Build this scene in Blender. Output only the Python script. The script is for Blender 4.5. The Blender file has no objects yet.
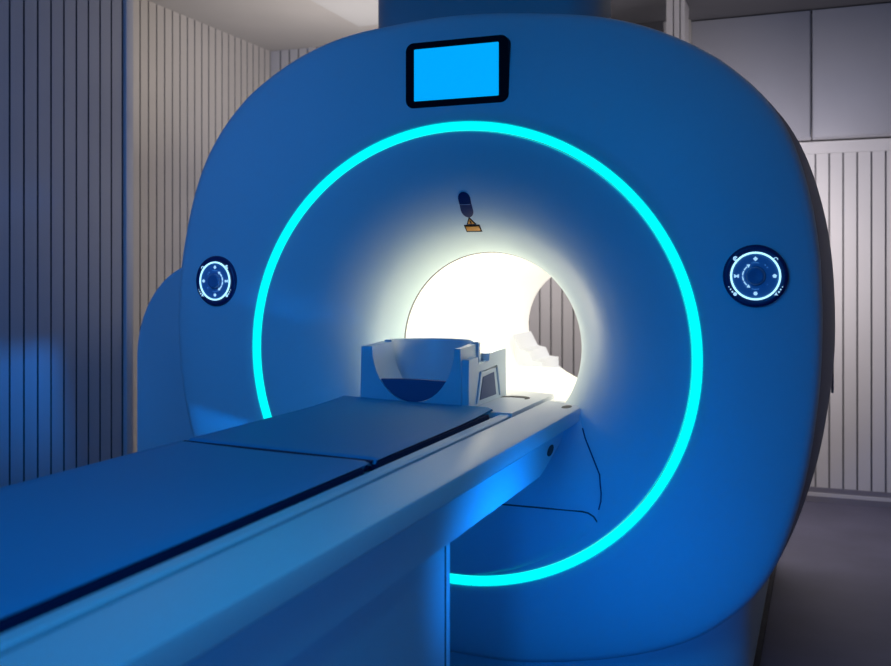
import bpy, bmesh, math, random
from mathutils import Vector, Matrix
random.seed(4)
PI = math.pi
C = bpy.context.scene.collection
H = 1.40                      # camera height
CX = -1.134                   # bore axis X
CZ = H - 0.262                # bore axis height

# ------------------------------------------------------------------ camera, world, exposure
sc = bpy.context.scene
cd = bpy.data.cameras.new('camera'); cam = bpy.data.objects.new('camera', cd); C.objects.link(cam)
cam.location = (0, 0, H); cam.rotation_euler = (PI/2, 0, math.radians(21.39))
cd.sensor_width = 36; cd.lens = 36*942/891; cd.shift_y = -57/891
cd.dof.use_dof = True; cd.dof.focus_distance = 3.2; cd.dof.aperture_fstop = 3.0
cd.clip_start = 0.02
sc.camera = cam
w = bpy.data.worlds.new('world'); sc.world = w; w.use_nodes = True
w.node_tree.nodes['Background'].inputs[0].default_value = (0.02, 0.10, 0.30, 1)
w.node_tree.nodes['Background'].inputs[1].default_value = 0.12
sc.view_settings.view_transform = 'Standard'; sc.view_settings.look = 'None'
sc.view_settings.gamma = 1; sc.view_settings.use_curve_mapping = False
sc.view_settings.exposure = 0.0

def area(name, loc, target, size, power, color, sy=None, spread=180):
    d = bpy.data.lights.new(name, 'AREA'); d.energy = power; d.color = color
    d.shape = 'RECTANGLE'; d.size = size; d.size_y = sy or size; d.spread = math.radians(spread)
    o = bpy.data.objects.new(name, d); C.objects.link(o); o.location = loc
    o.rotation_euler = (Vector(target)-Vector(loc)).to_track_quat('-Z', 'Y').to_euler()
    return o
def point(name, loc, power, color, r=.1):
    d = bpy.data.lights.new(name, 'POINT'); d.energy = power; d.color = color; d.shadow_soft_size = r
    o = bpy.data.objects.new(name, d); C.objects.link(o); o.location = loc; return o
BLUE = (0.0, 0.30, 1.0)
area('blue_key_light', (-1.0, -0.9, 2.75), (-1.1, 3.0, 1.35), 1.6, 18, BLUE, 1.2, 120)
area('blue_side_fill', (0.85, 1.65, 0.46), (-0.79, 2.38, 0.70), 0.4, 1.5, (0.0, 0.25, 1.0), 0.15, 19)  # added unseen light that brightens the table apron
area('blue_dock_fill', (.20, 1.5, .35), (-.75, 3.0, .5), .3, .40, (0.0, 0.16, 1.0), .3, 44)  # added unseen fill for the dock, which the table shades
area('blue_fill_light', (1.6, -0.9, 1.9), (-0.8, 1.1, 0.5), 0.8, 2.2, (0.0, 0.28, 1.0), 0.8, 50)
area('blue_wall_light', (-1.6, 0.6, 2.6), (-3.42, 3.2, 1.4), 0.8, 5, (0.08, 0.30, 1.0), 0.8, 90)
area('blue_low_fill', (-.52, -.20, .60), (-.25, 3.0, .45), .25, 1.5, (0.0, 0.22, 1.0), .25, 52)  # unseen fill added for the lower front of the scanner
area('table_wash_light', (-.2, .5, 2.5), (-.85, 1.3, .95), .6, .8, (0.02, 0.50, .95), .6, 60)  # added unseen wash to lift the near table rails
point('bore_mouth_fill', (CX, 3.25, CZ+.01), 2.7, (1.0, .86, .58), .06)  # source added in the bore mouth to widen the glow on the funnel
point('rear_room_light', (-.28, 5.45, 1.6), 35, (1.0, .93, .96), .33)  # unseen light placed behind the scanner to brighten the back wall
point('rear_left_fill', (-1.75, 5.5, 1.95), 20, (1.0, .93, .90), .25)  # added out of sight to lift the wall seen through the bore
area('rear_ceiling_fill', (-2.7, 5.3, 2.2), (-3.0, 5.3, 4), .8, 6, (1.0, .92, .84), .8, 170)  # unseen uplight added to brighten the rear ceiling

# ------------------------------------------------------------------ materials
def mat(name, col, rough=0.5, metal=0.0, spec=0.5, noise=0.0, nscale=20, bump=0.0, coat=0.0, emit=None, es=1.0):
    m = bpy.data.materials.new(name); m.use_nodes = True; nt = m.node_tree
    b = nt.nodes['Principled BSDF']
    b.inputs['Base Color'].default_value = (*col, 1); b.inputs['Roughness'].default_value = rough
    b.inputs['Metallic'].default_value = metal; b.inputs['Specular IOR Level'].default_value = spec
    b.inputs['Coat Weight'].default_value = coat
    if emit:
        b.inputs['Emission Color'].default_value = (*emit, 1); b.inputs['Emission Strength'].default_value = es
    if noise or bump:
        tc = nt.nodes.new('ShaderNodeTexCoord'); n = nt.nodes.new('ShaderNodeTexNoise')
        n.inputs['Scale'].default_value = nscale; n.inputs['Detail'].default_value = 6
        nt.links.new(tc.outputs['Object'], n.inputs['Vector'])
        if noise:
            r = nt.nodes.new('ShaderNodeValToRGB')
            r.color_ramp.elements[0].position = .3; r.color_ramp.elements[1].position = .7
            r.color_ramp.elements[0].color = (*[c*(1-noise) for c in col], 1)
            r.color_ramp.elements[1].color = (*[min(1, c*(1+noise)) for c in col], 1)
            nt.links.new(n.outputs['Fac'], r.inputs['Fac']); nt.links.new(r.outputs['Color'], b.inputs['Base Color'])
        if bump:
            bp = nt.nodes.new('ShaderNodeBump'); bp.inputs['Strength'].default_value = bump; bp.inputs['Distance'].default_value = .002
            nt.links.new(n.outputs['Fac'], bp.inputs['Height']); nt.links.new(bp.outputs['Normal'], b.inputs['Normal'])
    return m
M = dict(
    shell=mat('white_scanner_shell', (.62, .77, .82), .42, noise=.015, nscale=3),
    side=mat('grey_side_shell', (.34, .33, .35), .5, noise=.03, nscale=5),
    liner=mat('glowing_bore_liner', (.80, .79, .76), .4, emit=(1.0, .94, .78), es=.45),  # own glow stands in for the lamps that light the bore
    ring=mat('cyan_ring_light', (.0, .2, .2), .6, emit=(0.0, 1.0, .96), es=1.12),
    glow=mat('pale_blue_glow', (.1, .3, .4), .4, emit=(.42, .85, 1.0), es=1.5),
    icon=mat('pale_icon_glow', (.3, .5, .6), .4, emit=(.45, .8, 1.0), es=.9),
    black=mat('black_bezel', (.003, .002, .008), .5, spec=.08),
    screen=mat('blue_screen', (0, .02, .05), .3, emit=(0.0, .40, 1.0), es=1.0),
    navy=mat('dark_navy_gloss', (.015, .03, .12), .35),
    knob=mat('dark_knob', (.12, .24, .42), .3),
    mattress=mat('blue_vinyl', (.03, .34, .58), .6, spec=.3, bump=.15, nscale=220),
    table=mat('white_table_plastic', (.76, .80, .84), .40, noise=.01, nscale=4),
    cover=mat('white_table_cover', (.58, .74, .82), .42),
    dark=mat('dark_gap', (.01, .012, .02), .6),
    coil=mat('white_coil_plastic', (.55, .68, .78), .38),
    foam=mat('dark_foam', (.08, .12, .25), .7, bump=.2, nscale=120),
    slat=mat('pale_slat_panel', (.66, .64, .64), .6, noise=.03, nscale=2),
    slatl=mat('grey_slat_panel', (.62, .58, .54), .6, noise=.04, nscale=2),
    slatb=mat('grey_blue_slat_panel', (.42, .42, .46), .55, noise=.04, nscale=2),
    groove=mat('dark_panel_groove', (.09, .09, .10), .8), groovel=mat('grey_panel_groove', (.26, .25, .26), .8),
    cab=mat('grey_laminate', (.36, .36, .40), .45, noise=.03, nscale=3),
    ceil=mat('grey_ceiling', (.52, .50, .49), .8, noise=.03, nscale=2),
    ceil2=mat('pale_ceiling_panel', (.56, .56, .57), .8),
    base=mat('grey_baseboard', (.22, .21, .25), .5),
    trim=mat('pale_trim', (.62, .61, .63), .5),
    floor=mat('grey_vinyl_floor', (.110, .108, .165), .55, noise=.16, nscale=2.2, bump=.1),
    yellow=mat('yellow_label', (.70, .27, .01), .5),
    darkp=mat('dark_grey_bulkhead', (.06, .06, .07), .6), duct=mat('grey_blue_duct', (.34, .42, .46), .5, noise=.03, nscale=3),
)

# ------------------------------------------------------------------ helpers
def link(name, bm, m, parent=None, smooth=True, angle=35):
    bmesh.ops.recalc_face_normals(bm, faces=bm.faces[:])
    me = bpy.data.meshes.new(name); bm.to_mesh(me); bm.free()
    for mm in (m if isinstance(m, (list, tuple)) else [m]): me.materials.append(mm)
    if smooth:
        for p in me.polygons: p.use_smooth = True
        me.set_sharp_from_angle(angle=math.radians(angle))
    o = bpy.data.objects.new(name, me); C.objects.link(o)
    if parent: o.parent = parent; o.matrix_parent_inverse = parent.matrix_basis.inverted()
    return o
def empty(name, loc, label, cat, group=None):
    o = bpy.data.objects.new(name, None); C.objects.link(o); o.location = loc; o.empty_display_size = .1
    tag(o, label, cat, group); return o
def tag(o, label, cat, group=None):
    o['label'] = label; o['category'] = cat
    if group: o['group'] = group
    return o
def box(bm, x0, x1, y0, y1, z0, z1, bev=0, seg=2):
    r = bmesh.ops.create_cube(bm, size=1)
    vs = r['verts']
    for v in vs:
        v.co = Vector(((x0+x1)/2+v.co.x*(x1-x0), (y0+y1)/2+v.co.y*(y1-y0), (z0+z1)/2+v.co.z*(z1-z0)))
    if bev:
        es = list({e for v in vs for e in v.link_edges})
        bmesh.ops.bevel(bm, geom=es, offset=bev, segments=seg, affect='EDGES', profile=.5)
def boxo(name, a, m, parent=None, bev=0, seg=2):
    bm = bmesh.new(); box(bm, *a, bev=bev, seg=seg); return link(name, bm, m, parent)
def loft(bm, rings, closed=True, cap0=False, cap1=False, mi=0):
    L = [[bm.verts.new(p) for p in r] for r in rings]; n = len(L[0]); fs = []
    for a, b in zip(L, L[1:]):
        for i in range(n if closed else n-1):
            j = (i+1) % n; f = bm.faces.new((a[i], a[j], b[j], b[i])); f.material_index = mi
    if cap0: bm.faces.new(L[0][::-1])
    if cap1: bm.faces.new(L[-1])
    return L
def prism(bm, pts, lo, hi, axis):
    """extrude a 2D outline along an axis; pts are the two other coordinates in order"""
    def P(a, b, t): return (t, a, b) if axis == 'x' else (a, t, b) if axis == 'y' else (a, b, t)
    loft(bm, [[P(a, b, lo) for a, b in pts], [P(a, b, hi) for a, b in pts]], True, True, True)
def bevel_all(bm, w_, seg=2, ang=25):
    es = [e for e in bm.edges if len(e.link_faces) == 2 and e.calc_face_angle(0) > math.radians(ang)]
    bmesh.ops.bevel(bm, geom=es, offset=w_, segments=seg, affect='EDGES', profile=.5)
def tube(bm, pts, r, n=8, closed=False):
    pts = [Vector(p) for p in pts]; rings = []; up = Vector((0, 1, 0)); N = len(pts)
    for i, p in enumerate(pts):
        d = (pts[(i+1) % N]-pts[i-1]) if closed else (pts[min(i+1, N-1)]-pts[max(i-1, 0)])
        d.normalize(); u = up if abs(d.dot(up)) < .95 else Vector((1, 0, 0))
        a = d.cross(u).normalized(); b = d.cross(a).normalized()
        rings.append([p+a*r*math.cos(t*2*PI/n)+b*r*math.sin(t*2*PI/n) for t in range(n)])
    if closed: rings.append(rings[0])
    loft(bm, rings, True, not closed, not closed)

# ------------------------------------------------------------------ room shell
YB = 6.30; XL = -3.92; ZC = 3.14; PITCH = .0795
def slats(bm, a0, a1, z0, z1, pos, axis, face, pitch=PITCH, gw=.011, dep=.012, zt=None):
    """a grooved panel: `axis` is the direction the slats are counted along, `pos` the face plane, `face` +1/-1 its normal"""
    def Q(a, d, z): return (a, pos-face*d, z) if axis == 'x' else (pos-face*d, a, z)
    n = int((a1-a0)/pitch)+1; prof = [(a0, 0)]
    for i in range(1, n+1):
        g = a0+i*pitch
        if g+gw > a1: break
        prof += [(g, 0), (g+.001, dep), (g+gw-.001, dep), (g+gw, 0)]
    prof.append((a1, 0))
    A = [bm.verts.new(Q(a, d, z0)) for a, d in prof]; B = [bm.verts.new(Q(a, d, z1)) for a, d in prof]
    for i in range(len(prof)-1):
        f = bm.faces.new((A[i], A[i+1], B[i+1], B[i]))
        f.material_index = 1 if (prof[i][1] > 0 or prof[i+1][1] > 0) else 0
    back = [bm.verts.new(Q(a, .06, z)) for a, z in ((a0, z0), (a1, z0), (a1, z1), (a0, z1))]
    bm.faces.new(back); bm.faces.new((A[0], B[0], back[3], back[0])); bm.faces.new((A[-1], B[-1], back[2], back[1]))
    bm.faces.new(A+[back[1], back[0]]); bm.faces.new(B+[back[2], back[3]])
def struct(o): o['kind'] = 'structure'; return o

struct(boxo('floor', (-4.2, 4.0, -3.2, 6.6, -.08, 0), M['floor']))
struct(boxo('ceiling', (-4.2, 4.0, -3.2, 6.6, ZC, ZC+.1), M['ceil']))
struct(boxo('trim_ceiling_panel', (-2.9, -1.85, 3.3, 5.78, ZC-.035, ZC-.001), M['ceil2']))
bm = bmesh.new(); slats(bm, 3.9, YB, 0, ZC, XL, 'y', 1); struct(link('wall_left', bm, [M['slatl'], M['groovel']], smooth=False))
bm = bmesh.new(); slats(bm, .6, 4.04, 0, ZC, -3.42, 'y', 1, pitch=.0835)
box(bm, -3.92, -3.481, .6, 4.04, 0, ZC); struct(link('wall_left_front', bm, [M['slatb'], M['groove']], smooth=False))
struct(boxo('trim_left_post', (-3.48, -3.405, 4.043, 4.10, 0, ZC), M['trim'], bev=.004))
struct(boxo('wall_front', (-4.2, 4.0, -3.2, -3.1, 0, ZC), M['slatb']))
struct(boxo('wall_right', (3.0, 3.1, -3.1, 6.4, 0, ZC), M['cab']))
# back wall: slatted below, cabinets above on the right
bm = bmesh.new(); slats(bm, XL, -.715, .087, ZC-.001, YB, 'x', -1)
slats(bm, -.715, 3.0, .087, 2.16, YB, 'x', -1)
box(bm, -4.2, 3.0, YB+.061, YB+.16, 0, ZC)
box(bm, -.715, 3.0, YB-.004, YB+.06, 2.161, 2.235)
struct(link('wall_back', bm, [M['slat'], M['groovel']], smooth=False))
bm = bmesh.new(); box(bm, XL, 3.0, YB-.012, YB+.055, .056, .086); box(bm, XL, 3.0, YB-.03, YB+.055, .0, .035); 
struct(link('baseboard_back', bm, M['base'], smooth=False))
struct(boxo('trim_baseboard_rail', (XL, 3.0, YB-.022, YB+.05, .0355, .0555), M['trim']))

# ------------------------------------------------------------------ scanner
# outline radius of the front shell every 5 degrees, counter-clockwise from the right
KEY = [1.199, 1.205, 1.216, 1.233, 1.252, 1.272, 1.293, 1.311, 1.312, 1.299, 1.286, 1.272, 1.256, 1.238, 1.218, 1.199, 1.189, 1.185, 1.186, 1.191, 1.199, 1.214, 1.237, 1.258, 1.276, 1.291, 1.304, 1.317, 1.324, 1.324, 1.313, 1.298, 1.282, 1.272, 1.263, 1.255, 1.248, 1.241, 1.236, 1.231, 1.226, 1.222, 1.217, 1.213, 1.207, 1.199, 1.19, 1.178, 1.164, 1.148, 1.129, 1.107, 1.084, 1.062, 1.061, 1.067, 1.076, 1.087, 1.099, 1.119, 1.143, 1.169, 1.196, 1.216, 1.232, 1.239, 1.231, 1.217, 1.207, 1.199, 1.193, 1.195]
def R0(d):
    d %= 360; i = int(d//5); t = (d-5*i)/5; return KEY[i]*(1-t)+KEY[(i+1) % 72]*t
N = 240
RS = []
for i in range(N):
    d = i*360/N; ws = [math.exp(-(k/3)**2) for k in range(-12, 13)]
    RS.append(sum(w_*R0(d+k) for w_, k in zip(ws, range(-12, 13)))/sum(ws))
def ring(rf, y):
    out = []
    for i in range(N):
        a = i*2*PI/N; r = rf(i); out.append((CX+r*math.cos(a), y, CZ+r*math.sin(a)))
    return out
def zs(r):                    # the light ring is a touch wider than high, the bore is round
    t = max(0, min(1, (r-.36)/.42)); return 1-.030*t*t*(3-2*t)
def circ(r, y): return [(x, yy, CZ+(z-CZ)*zs(r)) for x, yy, z in ring(lambda i: r, y)]
def TE(i):
    a = abs((i*360/N+90) % 180-90); return .884+.088*min(1, a/48)**1.4
def blend(tf, y, r0=.815): return [(x, yy, CZ+(z-CZ)*(1-.030*(1-tf(i)))) for i, (x, yy, z) in enumerate(ring(lambda i: r0*(1-tf(i))+RS[i]*tf(i), y))]
def front(u, y): return blend(lambda i: u*TE(i), y)
def flank(v, y): return blend(lambda i: TE(i)+(1-TE(i))*v, y)
def mix(t, y, r0=.815): return [(x, yy, CZ+(z-CZ)*(1-.030*(1-t))) for x, yy, z in ring(lambda i: r0*(1-t)+RS[i]*t, y)]
scanner = empty('mri_scanner', (CX, 4.0, 0), 'large white MRI scanner with round bore lit white and cyan light ring', 'MRI scanner')
RO, RI = .811, .782          # light ring radii
bm = bmesh.new()
rings = [circ(RO, 3.02), circ(RO, 3.004), circ(RO+.004, 3.0)]
for t, y in ((.1, 2.999), (.28, 3.002), (.45, 3.008), (.62, 3.018), (.79, 3.030), (.90, 3.041), (.95, 3.050), (.98, 3.066), (.994, 3.085), (1.0, 3.10), (1.0, 3.13)):
    rings.append(front(t, y))
loft(bm, rings); link('front_cover', bm, M['shell'], scanner, angle=60)
bm = bmesh.new()
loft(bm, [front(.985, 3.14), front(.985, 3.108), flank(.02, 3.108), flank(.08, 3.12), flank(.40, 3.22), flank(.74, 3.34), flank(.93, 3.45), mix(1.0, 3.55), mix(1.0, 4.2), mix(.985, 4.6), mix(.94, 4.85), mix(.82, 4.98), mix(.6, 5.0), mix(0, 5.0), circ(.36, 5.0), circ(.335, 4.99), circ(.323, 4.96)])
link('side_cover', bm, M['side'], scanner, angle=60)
# funnel
PR = [(RI-.002, 3.012), (RI-.004, 3.004), (RI-.012, 3.002), (.72, 3.010), (.65, 3.027), (.58, 3.052), (.52, 3.084), (.47, 3.124), (.43, 3.170), (.40, 3.216), (.378, 3.26), (.363, 3.30), (.354, 3.335), (.352, 3.354)]
bm = bmesh.new(); loft(bm, [circ(r, y) for r, y in PR]); link('bore_funnel', bm, M['shell'], scanner, angle=60)
bm = bmesh.new(); loft(bm, [circ(.352, 3.352), circ(.356, 3.355), circ(.356, 3.359), circ(.350, 3.362)]); link('bore_seam', bm, M['groovel'], scanner)
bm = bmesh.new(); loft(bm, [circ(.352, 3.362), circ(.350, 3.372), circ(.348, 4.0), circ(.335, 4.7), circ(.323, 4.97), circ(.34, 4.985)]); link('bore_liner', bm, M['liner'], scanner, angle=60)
bm = bmesh.new(); loft(bm, [circ(RO-.0005, 3.018), circ(RO-.0005, 3.0), circ(RO-.002, 2.9985), circ(RI+.002, 2.9985), circ(RI, 3.0), circ(RI, 3.018)]); link('ring_light', bm, M['ring'], scanner, angle=40)
# plinth
bm = bmesh.new()
pl = [(CX-.93*math.cos(PI*q/24) if q <= 24 else 0, 3.50-.38*math.sin(PI*q/24)**.55) for q in range(25)]+[(-.19, 4.85), (-2.08, 4.85)]
prism(bm, pl, .0, .30, 'z'); link('plinth', bm, M['shell'], scanner, angle=50)
bm = bmesh.new()
pl2 = [(x+(.02 if x < CX else -.02)*-1, y-.02) for x, y in pl[:-2]]+[(-.17, 4.9), (-2.10, 4.9)]
prism(bm, pl2, .0, .012, 'z'); link('kick_strip', bm, M['dark'], scanner, angle=30)
# dock cover below the bore, with an access panel
def arcpts(r, x0, x1, n=24):
    return [(CX+x0+(x1-x0)*i/n, CZ-math.sqrt(r*r-(x0+(x1-x0)*i/n)**2)) for i in range(n+1)]
HW = .518
def dock_hw(dz): return .405+(HW-.405)*math.sin(min(1, (dz-.19)/.22)*PI/2) if dz < .54 else min(HW, math.sqrt(max(.0, .772**2-(dz/.97)**2)))
def dock_y(u, dz):
    t = min(1, max(0, (dz-.19)/.30)); return 3.15-.158*math.sin(t*PI/2)+.045*abs(u)**14+.004*u*u
bm = bmesh.new(); LR = []
for dz in [.19+.37*k/16 for k in range(17)]+[.575, .60, .64, .68, .71, .735, .745]:
    hw = dock_hw(dz); z = CZ-dz
    LR.append([(CX-hw, 3.36, z)]+[(CX+hw*u, dock_y(u, dz), z) for u in [-1+2*q/32 for q in range(33)]]+[(CX+hw, 3.36, z)])
loft(bm, LR, closed=False); link('dock_cover', bm, M['shell'], scanner, angle=50)
bm = bmesh.new(); sx = .484; seam = []
for x, dz in [(-sx, .575), (-sx, .55)]+[(-sx+.05*(1-math.cos(a)), .55-.05*math.sin(a)) for a in (.4, .8, 1.2, PI/2)]+[(-.3+.1*q, .499) for q in range(7)]+[(sx-.05+.05*math.sin(a), .50+.05*(1-math.cos(a))) for a in (0, .4, .8, 1.2, PI/2)]+[(sx+.002, .572)]:
    seam.append((CX+x, dock_y(x/dock_hw(dz), dz)-.0005, CZ-dz))
tube(bm, seam, .0028, 6); link('panel_seam', bm, M['groove'], scanner)
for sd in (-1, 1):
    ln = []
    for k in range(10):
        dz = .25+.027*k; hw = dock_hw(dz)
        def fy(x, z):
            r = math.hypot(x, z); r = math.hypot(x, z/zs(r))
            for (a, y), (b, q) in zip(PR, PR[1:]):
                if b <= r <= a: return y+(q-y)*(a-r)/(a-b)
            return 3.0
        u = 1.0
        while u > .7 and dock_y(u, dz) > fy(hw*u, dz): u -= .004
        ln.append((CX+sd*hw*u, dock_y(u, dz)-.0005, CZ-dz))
    bm = bmesh.new(); tube(bm, ln, .0024, 6); link('edge_crease_shade', bm, M['navy'], scanner)  # dark tube drawn in for the shaded crease beside the dock cover
# display
def rrect(x0, x1, z0, z1, r, n=6):
    out = []
    for cx, cz, a0 in ((x1-r, z1-r, 0), (x0+r, z1-r, PI/2), (x0+r, z0+r, PI), (x1-r, z0+r, 1.5*PI)):
        for i in range(n+1):
            a = a0+PI/2*i/n; out.append((cx+r*math.cos(a), cz+r*math.sin(a)))
    return out
dsp_x0, dsp_x1, dsp_z0, dsp_z1 = -1.322, -.949, H+.581, H+.806
bm = bmesh.new(); prism(bm, rrect(dsp_x0, dsp_x1, dsp_z0, dsp_z1, .028), 2.997, 3.03, 'y'); bevel_all(bm, .003); dsp = link('display', bm, M['black'], scanner)
bm = bmesh.new(); prism(bm, rrect(dsp_x0+.032, dsp_x1-.034, dsp_z0+.023, dsp_z1-.023, .003), 2.9955, 2.998, 'y'); link('screen', bm, M['screen'], dsp)
# sensor and warning label on the funnel (surface normal follows the flare)
def fun_y(r):
    for (a, y), (b, q) in zip(PR, PR[1:]):
        if b <= r <= a: t = (a-r)/(a-b); return y+(q-y)*t
    return 3.35
def funmap(x, z, off):     # x,z relative to the axis -> point proud of the funnel by off
    r = math.hypot(x, z); r = math.hypot(x, z/zs(r)); y = fun_y(r); dy = (fun_y(r+.01)-fun_y(r-.01))/.02
    n = Vector((dy*x/r, -1, dy*z/r)).normalized()
    return Vector((CX+x, y, CZ+z))+n*off
def patch(name, pts, off0, off1, m, parent, dome=0.0):
    bm = bmesh.new(); cx = sum(p[0] for p in pts)/len(pts); cz = sum(p[1] for p in pts)/len(pts)
    L = [[funmap(x, z, off0) for x, z in pts]]
    for s, o in ((1, off1*.8), (.93, off1), (.6, off1+dome*.7), (.25, off1+dome)):
        L.append([funmap(cx+(x-cx)*s, cz+(z-cz)*s, o) for x, z in pts])
    loft(bm, L, True, False, True); return link(name, bm, m, parent, angle=50)
def capsule(cx, cz, hw, hh, n=14):
    return [(cx+hw*math.cos(i*PI/n), cz+(hh-hw)+hw*math.sin(i*PI/n)) for i in range(n+1)] + [(cx-hw*math.cos(i*PI/n), cz-(hh-hw)-hw*math.sin(i*PI/n)) for i in range(n+1)]
sens = patch('sensor', capsule(0.0, .512, .0225, .042), -.001, .003, M['navy'], scanner, .003)
link_bm = bmesh.new(); tube(link_bm, [funmap(-.020+.040*i/8, .514, .0062) for i in range(9)], .0012, 6); link('sensor_seam', link_bm, M['knob'], sens)
lab = patch('warning_label', [(-.030, .421), (.030, .421), (.030, .444), (-.030, .444)], -.001, .0015, M['black'], scanner)
patch('label_panel', [(-.025, .4255), (.025, .4255), (.025, .4395), (-.025, .4395)], .0, .0026, M['yellow'], lab)
tri = patch('warning_triangle', [(-.0185, .446), (.0185, .446), (0, .472)], -.001, .0015, M['black'], lab)
patch('triangle_panel', [(-.0125, .4485), (.0125, .4485), (0, .4655)], .0, .0026, M['yellow'], lab)
patch('warning_mark', [(-.0028, .450), (.0028, .450), (.0028, .459), (-.0028, .459)], .001, .0034, M['black'], lab)

# control panels on the face
def control(side):
    px = .967 if side > 0 else -.975; pz = .262 if side > 0 else .243
    root = bpy.data.objects.new('control_panel', None); C.objects.link(root); root.empty_display_size = .05
    root.parent = scanner
    loc = Vector((CX+px, 3.0045, CZ+pz))
    tilt = math.radians(5.5)*side
    # local frame: x right, y up, z outwards to the viewer
    n = Vector((math.sin(tilt), -math.cos(tilt), 0)).normalized(); u = Vector((math.cos(tilt), math.sin(tilt), 0)); v = Vector((0, 0, 1))
    root.location = loc-scanner.location
    def W(x, y, z): return loc+u*x+v*y+n*z
    def disc(name, prof, m, cx=0, cy=0, k=48, parent=root, capped=True):
        bm = bmesh.new(); L = []
        for r, z in prof: L.append([W(cx+r*math.cos(i*2*PI/k), cy+r*math.sin(i*2*PI/k), z) for i in range(k)])
        loft(bm, L, True, False, capped); o = link(name, bm, m, None, angle=50)
        o.parent = parent; o.matrix_parent_inverse = Matrix.Translation(-loc); return o
    disc('bezel', [(.095, -.03), (.095, .003), (.092, .008), (.084, .010), (.078, .008), (.070, .006)], M['navy'])
    disc('glow_ring', [(.0735, .0075), (.0732, .0105), (.0682, .0105), (.0679, .0075)], M['glow'], capped=False)
    disc('dial_face', [(.0678, .0078), (.05, .0072), (.04, .0070), (.03, .0070)], M['knobface'])
    kx = 0.0 if side > 0 else 0
    disc('knob', [(.032, .005), (.031, .007), (.0275, .0075), (.0265, .018), (.023, .021), (.018, .0205), (.004, .019)], M['knob'], kx, 0)
    # icons
    def addmesh(name, fn, m=M['icon']):
        bm = bmesh.new(); fn(bm); o = link(name, bm, m, None, smooth=False); o.parent = root; o.matrix_parent_inverse = Matrix.Translation(-loc); return o
    def poly(bm, pts, z=.0095, h=.0012):
        loft(bm, [[W(x, y, z-.003) for x, y in pts], [W(x, y, z+h) for x, y in pts]], True, True, True)
    def reg(bm, cx, cy, r, k, rot=0, z=.0095): poly(bm, [(cx+r*math.cos(rot+i*2*PI/k), cy+r*math.sin(rot+i*2*PI/k)) for i in range(k)], z)
    def ann(bm, cx, cy, r0, r1, a0, a1, k=14, z=.0095):
        o = [(cx+r1*math.cos(a0+(a1-a0)*i/k), cy+r1*math.sin(a0+(a1-a0)*i/k)) for i in range(k+1)]
        q = [(cx+r0*math.cos(a0+(a1-a0)*i/k), cy+r0*math.sin(a0+(a1-a0)*i/k)) for i in range(k+1)][::-1]
        poly(bm, o+q, z)
    s = side
    zi = .0075
    addmesh('icon', lambda b: [poly(b, [(-.007, .052), (0, .045), (.007, .052), (0, .059)], zi)])             # diamond, top
    addmesh('icon', lambda b: [reg(b, 0, -.053, .0062, 6, 0, zi)])                                           # home, bottom
    addmesh('icon', lambda b: [reg(b, .055*s, 0, .0065, 5, PI/2, zi)])                                       # outer side
    addmesh('icon', lambda b: [poly(b, [(-.062*s, .005), (-.060*s, .005), (-.055*s, .001), (-.050*s, .005), (-.048*s, .005), (-.048*s, -.005), (-.051*s, -.005), (-.055*s, -.002), (-.059*s, -.005), (-.062*s, -.005)], zi)])
    addmesh('icon', lambda b: [ann(b, -.058*s, .053, .003, .0072, 0.6, 5.8, 14, .0095), reg(b, -.058*s, .053, .002, 6, 0, .0095)])   # clock
    addmesh('icon', lambda b: [ann(b, .058*s, .050, .0045, .0065, -.3, PI+.3, 12, .0095)])                      # headphones
    addmesh('icon', lambda b: [reg(b, -.059*s, -.055, .0055, 10, 0, .0095)]+[reg(b, (-.067-.005*i)*s, (-.048+.0075*i), .0032-.0007*i, 6, 0, .0095) for i in range(3)])
    addmesh('icon', lambda b: [poly(b, [(.059*s+.007*math.cos(a), -.055+.007*math.sin(a)) if j % 2 == 0 else (.059*s+.0025*math.cos(a), -.055+.0025*math.sin(a)) for j, a in enumerate([PI/2+PI/3*q for q in range(6)])], .0095)]+[reg(b, (.067+.005*i)*s, (-.048+.0075*i), .0032-.0007*i, 6, 0, .0095) for i in range(3)])
    def arc(b):
        base = PI if s > 0 else 0
        for i in range(4): ann(b, 0, 0, .0355, .0385, base-.85+i*.44, base-.85+i*.44+.36, 5, .0085)
        for sg in (-1, 1):
            a = base+sg*1.0; cx, cy = .0375*math.cos(a), .0375*math.sin(a); reg(b, cx, cy, .0062, 3, a+sg*PI/2, .0085)
    addmesh('rotate_arrow', arc)
    for a in (PI/2, -PI/2): addmesh('tick_mark', lambda b: ann(b, 0, 0, .040, .0408, a-.28, a+.28, 6, .0075), M['tick'])
    for qx, qy in ((.028, .033), (.034, .026), (.034, -.026)): addmesh('tick_dot', lambda b: reg(b, qx*s, qy, .0015, 6, 0, .0085), M['tick'])
M['knobface'] = mat('blue_dial_face', (.20, .36, .60), .4)
M['tick'] = mat('faint_tick_glow', (.1, .3, .5), .4, emit=(.1, .35, .7), es=.7)
control(1); control(-1)
# rounded housing on the left flank of the scanner
bm = bmesh.new()
hx0, hx1, hz = -2.985, -2.1, 1.465
pts = [(hx1, .12), (hx1, hz)]
for i in range(15):
    a = PI/2+PI/2*i/14; pts.append((hx0+.38+.38*math.cos(a), hz-.45+.45*math.sin(a)))
pts.append((hx0, .12))
prism(bm, pts, 3.62, 4.7, 'y'); bevel_all(bm, .05, 4, 40); link('side_housing', bm, M['shell'], scanner, angle=40)
# small grip slot on the right flank
boxo('grip_slot', (.054, .062, 3.50, 3.53, CZ-.14, CZ+.03), M['slat'], scanner, bev=.002)

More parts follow.
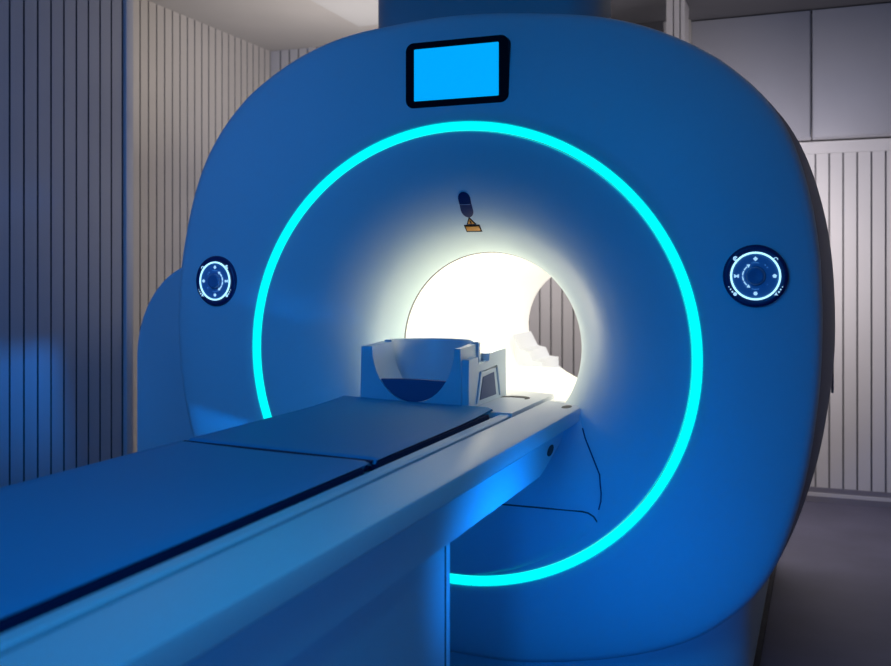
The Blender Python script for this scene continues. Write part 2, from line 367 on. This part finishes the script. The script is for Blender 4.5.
# duct above scanner, up to the ceiling
bm = bmesh.new()
def top_z(x):
    best = min(range(N//2), key=lambda i: abs(RS[i]*math.cos(i*2*PI/N)-(x-CX))); return CZ+RS[best]*math.sin(best*2*PI/N)
pl3 = rrect(-1.70, -.755, 3.46, 3.86, .14, 8)
loft(bm, [[(x, y, top_z(x)+.002) for x, y in pl3], [(x, y, ZC-.036) for x, y in pl3]], True, True, True)
tag(link('service_duct', bm, M['duct'], None, angle=30), 'dark blue boxed service duct rising from scanner top to ceiling', 'duct')

# ------------------------------------------------------------------ patient table
ZT = H-.4485
table = empty('patient_table', (CX, 1.6, 0), 'long white patient table with raised rails leading into scanner bore', 'table')
def rail(x0, x1, slant, flip=1):
    # x0 outer, x1 inner
    bm = bmesh.new()
    ye = 3.20
    zt = ZT; th = .052
    rings = []
    for Y in (.3, 1.5, 2.4, 3.0, 3.2):
        t = 1 if Y == 3.2 else 0
        yo = Y; yi = Y+(.10 if t else 0)
        o = x0; i = x1; sg = 1 if o > i else -1
        prof = [(i, zt-th, yi), (i, zt-.004, yi), (i+sg*.004, zt, yi), (o-sg*.012, zt, yo), (o-sg*.004, zt-.003, yo), (o, zt-.012, yo), (o-sg*.001, zt-th+.008, yo), (o-sg*.010, zt-th, yo)]
        rings.append([(a, y, z) for a, z, y in prof])
    loft(bm, rings, True, True, True); return link('side_rail', bm, M['table'], table, angle=40)
rail(-.742, -.897, 1); rail(-1.505, -1.40, 1)
# sliding tabletop: shallow cradle with raised lips
bm = bmesh.new()
def cradle(x): return -.020
prof = [(-1.395, ZT-.05), (-1.395, ZT+.0), (-1.385, ZT+.006), (-1.345, ZT+.002), (-1.335, ZT-.016), (-.956, ZT-.016), (-.948, ZT-.002), (-.944, ZT+.002), (-.918, ZT+.003), (-.911, ZT-.002), (-.911, ZT-.05)]
prism(bm, prof, .32, 3.38, 'y'); link('tabletop', bm, M['table'], table, angle=30)
# head end plate with two hand holes
bm = bmesh.new()
o = []
for (x, y) in [(-.905, 2.895), (-.905, 3.42)]: o.append((x, y))
for i in range(9):
    t = i/8; o.append((-.95-.42*t, 3.44+.0*t+.07*math.sin(PI*t)))
o += [(-1.395, 3.40), (-1.395, 2.895)]
prism(bm, o, ZT-.012, ZT+.0075, 'z'); bevel_all(bm, .003, 2); link('head_plate', bm, M['table'], table, angle=40)
def crescent(cx, cy, r, a0, a1, wd, k=14):
    p = [(cx+r*math.cos(a0+(a1-a0)*i/k), cy+r*.9*math.sin(a0+(a1-a0)*i/k)) for i in range(k+1)]
    q = [(cx+(r-wd*math.sin(PI*i/k))*math.cos(a0+(a1-a0)*i/k), cy+(r-wd*math.sin(PI*i/k))*.9*math.sin(a0+(a1-a0)*i/k)) for i in range(1, k)][::-1]
    return p+q
for cx in (-1.01, -1.26):
    bm = bmesh.new(); prism(bm, crescent(cx, 3.265, .056, -.6, PI+.3, .045), ZT+.003, ZT+.009, 'z'); link('hand_hole', bm, M['dark'], table)
bm = bmesh.new(); prism(bm, [(-.79+.016*math.cos(a*PI/10), 3.155+.036*math.sin(a*PI/10)) for a in range(20)], ZT-.001, ZT+.0012, 'z'); link('rail_slot', bm, M['dark'], table)
# undercarriage beam
bm = bmesh.new()
side = [(.3, ZT-.053), (3.14, ZT-.053), (3.06, ZT-.10), (2.86, ZT-.155), (2.80, ZT-.168), (.3, ZT-.168)]
prism(bm, side, -1.45, -.785, 'x'); bevel_all(bm, .010, 3, 15); link('undercarriage', bm, M['cover'], table, angle=30)
bm = bmesh.new(); prism(bm, [(2.92+.035*math.cos(a*PI/10)+.010*math.sin(a*PI/10), ZT-.108+.016*math.sin(a*PI/10)) for a in range(20)], -.788, -.783, 'x'); link('side_hole', bm, M['dark'], table)
# pedestal
bm = bmesh.new(); prism(bm, rrect(-1.42, -.815, .45, 2.15, .05, 5), .26, ZT-.166, 'z'); link('pedestal', bm, M['cover'], table, angle=30)
bm = bmesh.new(); prism(bm, rrect(-1.40, -.835, .47, 2.12, .05, 5), .0, .262, 'z'); link('pedestal_foot', bm, M['cover'], table, angle=30)
bm = bmesh.new(); box(bm, -.8155, -.8135, 2.075, 2.081, .27, ZT-.17); link('pedestal_seam', bm, M['dark'], table)

# mattresses
def mattress(y0, y1, label, lift):
    bm = bmesh.new(); rings = []
    zl, zr = H-.417, H-.431
    ys = [y0, y0+.004, y0+.012, y0+.03]+[y0+.03+(y1-y0-.06)*i/24 for i in range(1, 24)]+[y1-.03, y1-.012, y1-.004, y1]
    for k, y in enumerate(ys):
        e = min(y-y0, y1-y); sh = .008*(1-min(1, e/.012))**2
        t = (y-y0)/(y1-y0); up = lift*max(0, (t-.6)/.4)**2
        ins = .0
        prof = []
        x0, x1 = -1.512, -.964
        base = ZT-.0145
        zt_ = lambda x: (zl+(zr-zl)*(x-x0)/(x1-x0))-.003*math.sin(PI*(x-x0)/(x1-x0))+up-sh
        # left overhang sits over the rail
        prof += [(-1.338, base), (-1.345, ZT+.007), (-1.50, ZT+.003), (x0, ZT+.010), (x0+.004, zt_(x0)-.008), (x0+.014, zt_(x0)-.001)]
        for q in range(1, 16): x = x0+.014+(x1-x0-.028)*q/16; prof.append((x, zt_(x)))
        prof += [(x1-.014, zt_(x1)-.001), (x1-.002, zt_(x1)-.006), (x1-.016, ZT+.004), (x1-.030, base)]
        rings.append([(x, y, z) for x, z in prof])
    loft(bm, rings, True, True, True)
    mo = tag(link('mattress', bm, M['mattress'], None, angle=50), label, 'mattress', 'mattress pads on the table')
    bm = bmesh.new(); prism(bm, [(-.985, ZT-.014), (x1+.004, ZT-.014), (x1+.0015, zr-.011), (x1-.004, zr-.009), (-.985, zr-.014)], y0+.004, y1-.05, 'y')  # near-black strip: dark piping plus painted shade under the mattress edge
    if lift == 0: prism(bm, [(-1.500, ZT+.006), (-1.507, zl-.005), (-.970, zr-.004), (-.985, ZT-.012)], y1+.001, y1+.019, 'y')  # dark strip fills the gap between pads as painted shade
    link('edge_shade_band', bm, M['band'], mo); return mo
M['band'] = mat('dark_edge_shade', (.006, .02, .07), .8, spec=.15)
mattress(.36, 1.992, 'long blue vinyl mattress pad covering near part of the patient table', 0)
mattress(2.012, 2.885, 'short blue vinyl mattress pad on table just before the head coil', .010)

# ------------------------------------------------------------------ head coil
coil = empty('head_coil', (-1.24, 3.0, ZT), 'white U-shaped head coil base with side connector box on table end', 'head coil')
x0, x1 = -1.448, -1.085; zb, zt = ZT+.0085, H-.240
ucx, ur = -1.257, .150
bm = bmesh.new()
def usec(y, inr, ztl):
    """closed outline of the U section at depth y"""
    o = [(x0-.004, zb), (x0, ztl), (ucx-inr, ztl)]
    n = 20
    for i in range(n+1):
        a = PI+PI*i/n
        o.append((ucx+inr*math.cos(a), zt+.0+ (zt-zb-.014)*math.sin(a)))
    o[3] = (ucx-inr, ztl-.001)
    o += [(ucx+inr, ztl), (x1, ztl), (x1+.002, zb)]
    return [(a, y, b) for a, b in o]
Y0 = 2.905
loft(bm, [usec(Y0, ur, zt), usec(Y0+.05, ur, zt+.0), usec(Y0+.12, ur-.002, zt+.004), usec(Y0+.165, ur-.004, zt+.006)], True, True, True)
bevel_all(bm, .004, 2, 40); link('cradle', bm, M['coil'], coil, angle=35)
# rounded back of the cradle
bm = bmesh.new(); Lr = []
for k, (sc_, zt2) in enumerate(((1.0, .010), (.97, .010), (.97, .0), (.0, .0))): pass
cyb = Y0+.16
def barc(r_x, r_y, z, n=28): return [(ucx+r_x*math.cos(PI*i/n), cyb+r_y*math.sin(PI*i/n), z) for i in range(n+1)]
Lr = [barc(.150, .13, zb+.01), barc(.150, .13, zt+.006), barc(.153, .133, zt+.012), barc(.175, .155, zt+.012), barc(.18, .16, zt+.006), barc(.18, .16, zb)]
Lr.append(Lr[0]); LL = loft(bm, Lr[:-1], closed=False)
for q in range(28): bm.faces.new((LL[-1][q], LL[-1][q+1], LL[0][q+1], LL[0][q]))
for q in (0, 28): bm.faces.new([l[q] for l in LL])
link("back_shell", bm, M['coil'], coil, angle=40)
# dark foam pad in the bottom of the U
bm = bmesh.new(); L2 = []
for y, f in ((Y0+.004, 1), (Y0+.022, 1)):
    pts = []
    n = 16; a_lim = math.asin(.60)
    for i in range(n+1):
        a = PI+a_lim+(PI-2*a_lim)*i/n
        pts.append((ucx+(ur-.002)*math.cos(a), y, zt+(zt-zb-.016)*math.sin(a)))
    zt3 = pts[0][2]
    for i in range(1, n): t = i/n; pts.append((pts[n][0]+(pts[0][0]-pts[n][0])*t, y, zt3+.003*math.sin(PI*t)+ (.0)))
    L2.append(pts)
loft(bm, L2, True, True, True); link('foam_pad', bm, M['foam'], coil, angle=50)
# connector box at the right side
bx0, bx1, by0, by1 = -1.084, -1.060, 2.915, 3.32
bm = bmesh.new()
zbt = H-.274
out = [(by0, zb), (by1, zb), (by1-.004, zbt+.008), (by0+.215, zbt+.004), (by0+.208, zbt-.022), (by0+.098, zbt-.026), (by0+.090, zbt), (by0+.004, zbt-.004)]
prism(bm, out, bx0-.018, bx1, 'x'); bevel_all(bm, .004, 2, 20); bxo = link('connector_box', bm, M['coil'], coil, angle=30)
bm = bmesh.new()
prism(bm, [(by0+.11, zb+.018), (by0+.285, zb+.018), (by0+.262, zb+.100), (by0+.145, zb+.094)], bx1-.002, bx1+.0015, 'x'); link('socket', bm, M['foam'], bxo)
bm = bmesh.new()
tube(bm, [(bx1+.001, a, b) for a, b in [(by0+.075, zb+.01), (by0+.115, zb+.112), (by0+.29, zb+.118), (by0+.325, zb+.012)]], .004, 8); link('socket_frame', bm, M['coil'], bxo)
# two latch pins
for px_ in (-1.455, -1.059):
    bm = bmesh.new(); box(bm, px_-.008, px_+.008, 2.893, 2.91, zb, zb+.014, bev=.004); link('latch', bm, M['coil'], coil)

# ------------------------------------------------------------------ bore floor bridge
bm = bmesh.new()
prism(bm, [(CX-.285, 3.36), (CX+.285, 3.36), (-.86, 3.78), (-.985, 4.145), (-1.19, 4.60), (CX-.285, 4.60)], CZ-.208, CZ-.196, 'z'); link('bore_bridge', bm, M['liner'], scanner, angle=30)  # shares the liner's glow so the bore floor looks brightly lit
bm = bmesh.new()
st = [(-1.44, H-.30), (-1.40, H-.375), (-1.355, H-.385), (-1.335, H-.43), (-1.285, H-.435), (-1.283, H-.482), (-1.20, H-.545), (-1.20, H-.56), (-1.42, H-.46)]
prism(bm, st, 4.62, 4.95, 'y'); link('bore_rear_rest', bm, M['table'], scanner, angle=30)

# ------------------------------------------------------------------ wall cabinets
def cabinet(xa, xb, label):
    r = empty('wall_cabinet', ((xa+xb)/2, YB-.06, 2.27), label, 'cabinet', 'grey cabinets high on the back wall')
    boxo('body', (xa, xb, YB-.10, YB-.006, 2.245, 3.03), M['cab'], r)
    boxo('door', (xa+.006, xb-.006, YB-.121, YB-.102, 2.25, 3.025), M['cab'], r, bev=.003)
cabinet(-.735, -.02, 'grey wall cabinet above slatted wall, beside the pale slatted post')
cabinet(-.012, .9, 'grey wall cabinet above slatted wall, nearest the right edge of view')
struct(boxo('trim_cabinet', (-.735, 3.0, YB-.62, YB-.006, 3.032, ZC-.002), M['darkp']))
struct(boxo('trim_dark_recess', (-1.6, -.925, YB-.03, YB-.005, 2.6, ZC-.07), M['darkp']))
bm = bmesh.new(); slats(bm, -.818, -.712, 0, ZC-.002, 5.68, 'x', -1, pitch=.038, gw=.007)
box(bm, -.818, -.712, 5.742, 5.88, 0, ZC-.002); struct(link('trim_post', bm, [M['slat'], M['groovel']], smooth=False))
struct(boxo('trim_recess_top', (-1.6, -.745, YB-.62, YB-.005, ZC-.068, ZC-.002), M['darkp']))
